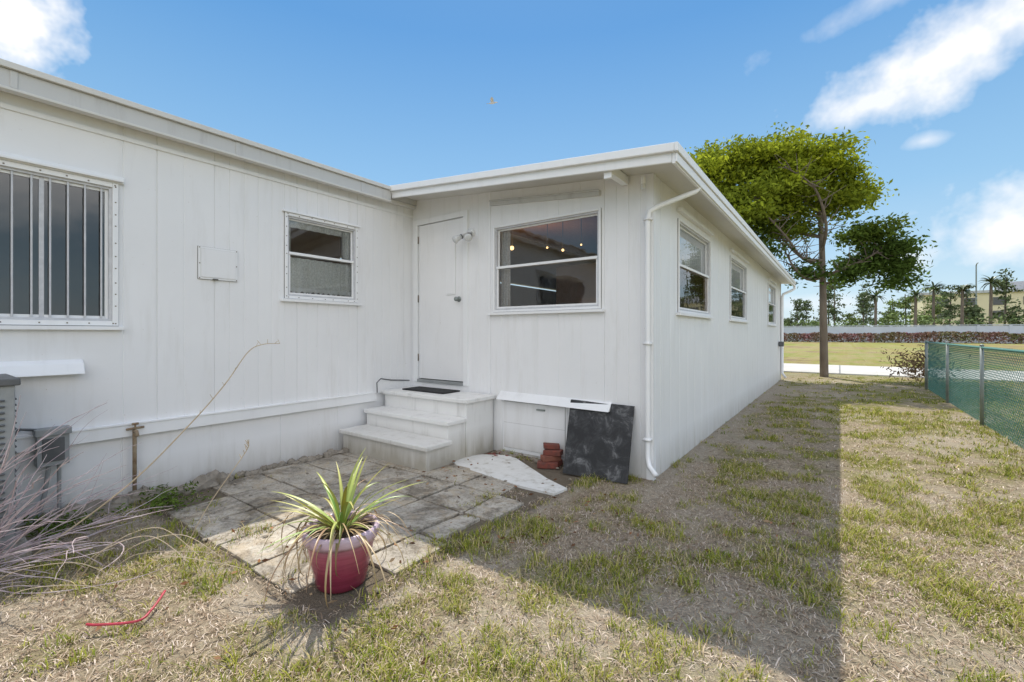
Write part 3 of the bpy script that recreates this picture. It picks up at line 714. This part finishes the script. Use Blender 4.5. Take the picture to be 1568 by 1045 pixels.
# ------------------------------------------------------------ grass
def blades(n,r0,r1,kind,wscale=1.0):
    a=math.radians(36)+math.pi/2+rng.uniform(-1.05,1.05,n); rr=np.sqrt(rng.uniform(r0*r0,r1*r1,n))
    x=np.cos(a)*rr; y=np.sin(a)*rr
    if kind=='green':
        k=max(1,n//12); cx=x[:k]; cy=y[:k]
        ck=rng.rand(k)<np.clip(green(cx,cy)*1.1,.06,1); cx,cy=cx[ck],cy[ck]; k=len(cx)
        n=k*10; idx=rng.randint(0,k,n); sp=.020*wscale**.5*rng.uniform(.5,1.4,k)[idx]
        x=cx[idx]+rng.normal(0,1,n)*sp; y=cy[idx]+rng.normal(0,1,n)*sp; hs=rng.uniform(.6,1.5,k)[idx]; tint=rng.rand(k)[idx]
    else: hs=np.ones(n); tint=np.zeros(n)
    g=green(x,y)
    ok=~((x<XS+.0)&(y>YF-.02))&(x>-4.40)
    patio=(x>-4.36)&(x<-1.93)&(y>1.16)&(y<3.26)
    slabm=(x>-3.15)&(x<-1.86)&(y>3.06)&(y<3.8); steps=(x<-3.05)&(y>2.85)
    ok&=~steps&~slabm&(y<17.6)&~((y<.55)&(y>-.55)&(x<-3.8))
    nn_=len(x); joint=rng.rand(nn_)<(.006 if kind=='green' else .04)
    edge=fbm(x,y,3,3)>.60
    ok&=(~patio)|joint|((x>-2.32)&edge)|((y<1.48)&edge)
    if kind!='green': ok&=rng.rand(nn_)<np.clip(1.1-bare(x,y)*.75,.15,1)
    x,y,g,hs,tint=x[ok],y[ok],g[ok],hs[ok],tint[ok]; m=len(x)
    az=rng.uniform(0,2*math.pi,m)
    if kind=='green':
        h=rng.uniform(.012,.040,m)*(.7+.6*g)*hs; ln=h*rng.uniform(.3,1.6,m); wd=rng.uniform(.0012,.0028,m)*wscale
        t=np.clip(tint*.7+rng.rand(m)*.3,0,1)[:,None]; c=np.array([.15,.215,.03])*(1-t)+np.array([.42,.41,.07])*t
        dry=(rng.rand(m)<.30)[:,None]; c=np.where(dry,np.array([.54,.44,.23]),c)
    else:
        h=rng.uniform(.003,.018,m); ln=rng.uniform(.015,.060,m); wd=rng.uniform(.0009,.0028,m)*wscale
        t=rng.rand(m)[:,None]; c=np.array([.60,.50,.38])*(1-t)+np.array([.27,.19,.13])*t
        pk=(rng.rand(m)<.2)[:,None]; c=np.where(pk,np.array([.68,.58,.49]),c)
    c=c*rng.uniform(.75,1.15,(m,1))
    z=hgt(x,y)-.003; dx,dy=np.cos(az),np.sin(az); px_,py_=-dy*wd,dx*wd
    V=np.empty((m,5,3))
    V[:,0]=np.stack([x-px_,y-py_,z],1); V[:,1]=np.stack([x+px_,y+py_,z],1)
    mh=h*(.65 if kind=='green' else 1.0); ml=ln*(.35 if kind=='green' else .5)
    mx,my,mz=x+dx*ml,y+dy*ml,z+mh
    V[:,2]=np.stack([mx+px_*.8,my+py_*.8,mz],1); V[:,3]=np.stack([mx-px_*.8,my-py_*.8,mz],1)
    th=h if kind=='green' else h*rng.uniform(0,1.2,m)
    V[:,4]=np.stack([x+dx*ln,y+dy*ln,z+th],1)
    return V,c
parts=[blades(150000,1.3,5,'straw'),blades(210000,1.3,5,'green'),
       blades(80000,5,10,'straw',1.6),blades(150000,5,10,'green',1.8),
       blades(40000,10,21,'straw',3),blades(120000,10,21,'green',3.2)]
V=np.concatenate([p[0] for p in parts]); C=np.concatenate([p[1] for p in parts]); n=len(V); print('blades',n)
bi=np.arange(n)[:,None]*5; loops=(bi+np.array([[0,1,2,3,3,2,4]])).ravel()
starts=(np.arange(n)[:,None]*7+np.array([[0,4]])).ravel()
np_mesh('lawn_grass',V.reshape(-1,3),loops,starts,M_blade,np.repeat(C,5,0))
n=1100; x=rng.uniform(-3.3,1.4,n); y=rng.uniform(.0,3.6,n); k=(fbm(x,y,2,2)+rng.rand(n)*.3-(x+3.3)*.03)>.55; x,y=x[k],y[k]
k=~((x>-1.0)&(rng.rand(len(x))<.6)); x,y=x[k],y[k]; n=len(x)
Q=leaf_quads(np.stack([x,y,hgt(x,y)+.020],1),.019,.85,.5); cl=np.array([[.26,.13,.07],[.34,.19,.11],[.14,.075,.045],[.42,.30,.19]])[rng.randint(0,4,n)]
quads_mesh('fallen_leaves',Q,M_blade,cl)

# ------------------------------------------------------------ fence
fe=empty('chain_link_fence'); b=MB(); FX=1.62; y0,y1,H=1.5,14.0,1.10
for y in np.arange(14.0,1.4,-2.5): b.tube([(FX,y,-.05),(FX,y,H+.03)],.028 if y>13.9 else .022,M_galv,10); b.tube([(FX,y,H+.03),(FX,y,H+.05)],[.03,.012],M_galv,10)
b.tube([(FX,y0,H),(FX,y1,H)],.018,M_mesh,8)
b.build('posts_and_rail',fe,smooth=True)
Q=[]
def strip(ya,za,yb,zb,x,w):
    d=Vector((0,yb-ya,zb-za)).normalized(); p=Vector((0,-d.z,d.y))*w/2
    a=Vector((x,ya,za)); c=Vector((x,yb,zb)); Q.append([a-p,c-p,c+p,a+p])
    q=Vector((w/2,0,0)); Q.append([a-q,c-q,c+q,a+q])
s=y0-1.1
while s<y1:
    for sg in(1,-1):
        ya,za,yb,zb=(s,.02,s+H,H+.02) if sg==1 else (s+H,.02,s,H+.02)
        if min(ya,yb)<y0 or max(ya,yb)>y1:
            t0,t1=0,1; dy=yb-ya
            for lim,cmpf in((y0,1),(y1,-1)):
                t=(lim-ya)/dy
                if (dy>0)==(cmpf==1): t0=max(t0,t)
                else: t1=min(t1,t)
            if t0>=t1: continue
            dz=zb-za; ya,yb,za,zb=ya+dy*t0,ya+dy*t1,za+dz*t0,za+dz*t1
        strip(ya,za,yb,zb,FX+(.03 if sg==1 else .036),.0050)
    s+=.062
Q=np.array([[tuple(v) for v in q] for q in Q]); quads_mesh('wire_mesh',Q,M_mesh,np.ones((len(Q),3)),fe)

# ------------------------------------------------------------ tree
tr=empty('shade_tree'); r=random.Random(4); b=MB(); TX,TY=-.37,16.5; LR=Vector((.809,.588,0)); FD=Vector((-.588,.809,0))
def tp(l,d,z): return Vector((TX,TY,0))+LR*l+FD*d+Vector((0,0,z))
b.tube(smooth_pts([tp(0,0,-.1),tp(-.02,0,1.5),tp(-.05,0,3.2),tp(-.10,0,4.6),tp(-.22,.05,5.8),tp(-.45,.1,6.4)],5),[.115-.08*k/25 for k in range(26)],M_bark,12)
limbs=[((-.05,3.3),(-.6,.1,3.6),(-1.1,.2,4.2),(-1.4,.3,5.2)),((-.06,3.5),(-.9,-.4,3.5),(-1.6,-.7,4.1),(-2.5,-.8,5.0)),((-.08,4.2),(-.8,.6,4.6),(-1.8,.8,5.4),(-2.9,.9,6.0)),
 ((-.1,4.5),(.25,.2,5.2),(.5,.3,5.9),(.7,.2,6.2)),((-.06,3.0),(.5,-.2,3.25),(1.2,-.3,3.6),(1.9,-.2,4.1)),((-.05,2.8),(.6,.4,2.9),(1.4,.5,3.2),(2.2,.4,3.4)),
 ((-.07,3.8),(-.5,-.8,4.4),(-1.1,-1.2,5.3),(-1.9,-1.3,5.8)),((-.12,4.9),(-.9,.1,5.6),(-1.9,0,6.2),(-3.0,-.1,6.3)),((-.04,3.0),(-.7,-.3,2.9),(-1.2,-.4,3.3),(-1.5,-.4,3.9))]
for L_ in limbs:
    (l0,z0_),*rest=L_; pts=[tp(l0,0,z0_)]+[tp(*q) for q in rest]; sp_=smooth_pts(pts,5); m=len(sp_)
    b.tube(sp_,[.055*(1-.8*k/m) for k in range(m)],M_bark,7)
    for k in range(3,m):
        for _ in range(2):
            d=Vector((r.uniform(-1,1),r.uniform(-1,1),r.uniform(-.5,1))).normalized()*r.uniform(.35,.75); q=sp_[k]
            mid=q+d*.5+Vector((r.uniform(-.1,.1),r.uniform(-.1,.1),r.uniform(-.05,.15)))
            b.tube([q,mid,q+d+Vector((0,0,.1))],[.018,.011,.005],M_bark,4,False)
b.build('trunk_and_limbs',tr,smooth=True)
crown=[(-3.8,-.2,6.1,.75,.5,20),(-3.0,0,6.35,1.0,.6,32),(-2.0,-.3,6.4,1.1,.65,36),(-1.2,.3,6.5,1.0,.6,34),(-.3,0,6.5,.95,.6,30),(.45,.1,6.1,.65,.55,20),(.95,0,5.6,.5,.4,13),(-3.7,.3,5.3,.9,.7,30),(-2.8,-.6,5.2,1.0,.8,36),(-1.5,-.2,5.5,1.1,.7,38),(-2.6,.4,4.4,1.1,.7,38),(-3.3,-.2,4.6,.8,.6,18),(-.5,.4,5.4,.8,.5,22),(.35,-.3,5.2,.6,.45,15),(-1.3,.1,4.6,.9,.5,20),(-2.0,0,3.7,.7,.35,9),(-.4,.2,4.7,.6,.35,7),
 (1.4,-.2,4.35,.55,.30,12),(1.9,-.2,3.9,.55,.35,15),(1.5,.2,3.45,.7,.35,16),(.9,.1,3.35,.5,.3,9),(2.4,.3,3.4,.35,.25,9),(.7,-.2,3.0,.35,.2,6),(.9,0,4.2,.4,.2,6),(-.6,-.3,3.1,.4,.2,4),(2.1,0,2.9,.4,.2,6)]
Cs=[];Col=[]
for l,d,z,rx,rz,k in crown:
    for _ in range(k):
        v=rng.normal(size=3); v/=np.linalg.norm(v); q=rng.rand()**.45
        c=np.array(tp(l,d,z))+np.array([v[0]*rx,v[1]*rx,v[2]*rz])*q
        nl=rng.randint(80,130); s=rng.uniform(.15,.28); P=c+rng.normal(size=(nl,3))*[s,s,s*.55]
        Cs.append(P); u=rng.rand(nl,1); tone=rng.uniform(.7,1.15); yel=np.clip((z-4.0)/1.5,0,1)*rng.uniform(.35,1)  # higher clumps yellower: new leaves, plus a sunlit top put into the colour
        base=np.array([.10,.155,.035])*(1-yel)+np.array([.42,.47,.035])*yel
        Col.append(base*(.6+.7*u)*tone)
P=np.concatenate(Cs); C=np.concatenate(Col); quads_mesh('foliage',leaf_quads(P,.072,.25,.52),M_leaf,C,tr)

# ------------------------------------------------------------ distance
b=MB(); b.box(-70,90,86,86.25,-.2,2.35,M_farwall)
for k in range(-23,30): b.box(k*3,k*3+.3,85.93,86.0,-.2,2.42,M_farwall)
b.box(-70,90,85.9,86.3,2.42,2.5,M_farwall); b.build('boundary_wall')
n=24000; x=rng.uniform(-35,70,n); y=rng.uniform(81.5,84.5,n); hh=1.0+.75*fbm(x,y*0,.5,3); z=rng.rand(n)**.6*hh
t=np.clip(fbm(x,y,.5,3)*2-.6,0,1)[:,None]; C=(np.array([.28,.13,.14])*(1-t)+np.array([.15,.16,.07])*t)*rng.uniform(.5,1.4,(n,1))
quads_mesh('hedge',leaf_quads(np.stack([x,y,z],1),.15,.1,.7),M_far,C)
b=MB(); r=random.Random(31); Cs=[];Col=[]
for k in range(38):
    X_=-18+k*1.6+r.uniform(-.6,.6); Y_=r.uniform(89,106); Ht=r.uniform(7.5,11.0) if k%3 else r.uniform(5.0,7.0)
    if X_<-2: Ht*=.72
    b.tube([(X_,Y_,0),(X_+r.uniform(-.2,.2),Y_,Ht*.9)],[.16,.07],M_bark,6)
    pine=r.random()<.6
    for j in range(24):
        t=r.random()
        if pine: zc=Ht*(.28+.70*t); rad=(1-t)*1.7+.25
        else: zc=Ht*(.35+.5*t); rad=1.5
        a=r.random()*6.28; c=np.array([X_+math.cos(a)*rad*r.random(),Y_+math.sin(a)*rad*r.random(),zc]); m=30
        Cs.append(c+rng.normal(size=(m,3))*[.42,.42,.16]); base=np.array([.16,.20,.10]) if pine else np.array([.25,.32,.12])
        Col.append(base*rng.uniform(.45,1.3,(m,1))*r.uniform(.7,1.25))
n=9000; x=rng.uniform(-30,75,n); y=rng.uniform(88,92,n); Cs.append(np.stack([x,y,rng.rand(n)*(2.4+2.0*fbm(x,y*0,.3,3))],1)); Col.append(np.array([.20,.26,.11])*rng.uniform(.4,1.3,(n,1)))
dt=empty('distant_trees'); b.build('trunks',dt)
quads_mesh('crowns',leaf_quads(np.concatenate(Cs),.22,.1,.6),M_far,np.concatenate(Col),dt)
for X_,Y_,Ht in((17.2,91,9.0),(14.0,89,8.0),(9.0,88.5,7.4),(21.5,90,8.4),(4.5,90,7.6),(11.5,93,8.6)):
    pe=empty('palm_tree'); q=MB(); q.tube([(X_,Y_,0),(X_+.1,Y_,Ht-.6)],[.22,.16],M_bark,8); q.build('palm_trunk',pe)
    Vs,Fs,Cs2=[],[],[]
    for j in range(46):
        strap(Vs,Fs,Cs2,(X_+.1,Y_,Ht-.6),r.random()*6.28,r.uniform(1.2,1.9),r.uniform(-.4,1.4),.14,(.10,.13,.06),1.2,6)
    strap_obj('palm_fronds',(Vs,Fs,Cs2),pe)
b=MB(); b.box(14,70,125,145,0,9.2,M_bld); b.box(13.6,70.4,124.6,145.4,9.2,9.7,M_bld2); b.box(27,66,128,140,9.7,11.4,M_bld2)
for k in range(12):
    for z in (1.2,4.2,6.8): b.box(16+k*4,17.8+k*4,124.9,125,z,z+1.5,M_dgrey)
b.build('distant_building')
b=MB(); b.tube([(20.5,118,0),(20.5,118,14)],[.16,.10],M_galv,6); b.tube([(20.5,118,13.9),(20.5,117.4,14.2),(20.5,116.6,14.2)],.08,M_galv,6); b.build('street_lamp')
n=900; P=np.array([1.6,14.9,.0])+rng.normal(size=(n,3))*[.28,.28,.22]; P[:,2]=np.abs(P[:,2])+.10+rng.rand(n)*.5
quads_mesh('shrub',leaf_quads(P,.055,.0,.35),M_leaf,np.array([.22,.15,.09])*rng.uniform(.5,1.5,(n,1)))

# ------------------------------------------------------------ bird
bd=MB(); c=Vector((-12.46,15.67,11.53)); ax=Vector((.809,.588,0))
def bp(a,u,f): return c+ax*a+Vector((0,0,1))*u+Vector((-.588,.809,0))*f
bd.tube([bp(-.17,-.02,0),bp(-.10,-.01,0),bp(0,0,0),bp(.10,.02,0),bp(.16,.035,0),bp(.20,.03,0),bp(.24,.025,0)],[.006,.03,.045,.035,.024,.02,.004],M_bird,8)
bd.poly([bp(.06,.02,0),bp(-.06,.02,0),bp(-.10,.10,-.14),bp(-.02,.14,-.28),bp(.05,.12,-.16)],M_bird)
bd.poly([bp(.06,.02,0),bp(-.06,.02,0),bp(-.09,.09,.14),bp(.0,.12,.30),bp(.06,.10,.16)],M_bird)
bd.poly([bp(-.15,-.02,0),bp(-.25,-.03,-.04),bp(-.26,-.025,.04)],M_bird)
bd.build('bird')
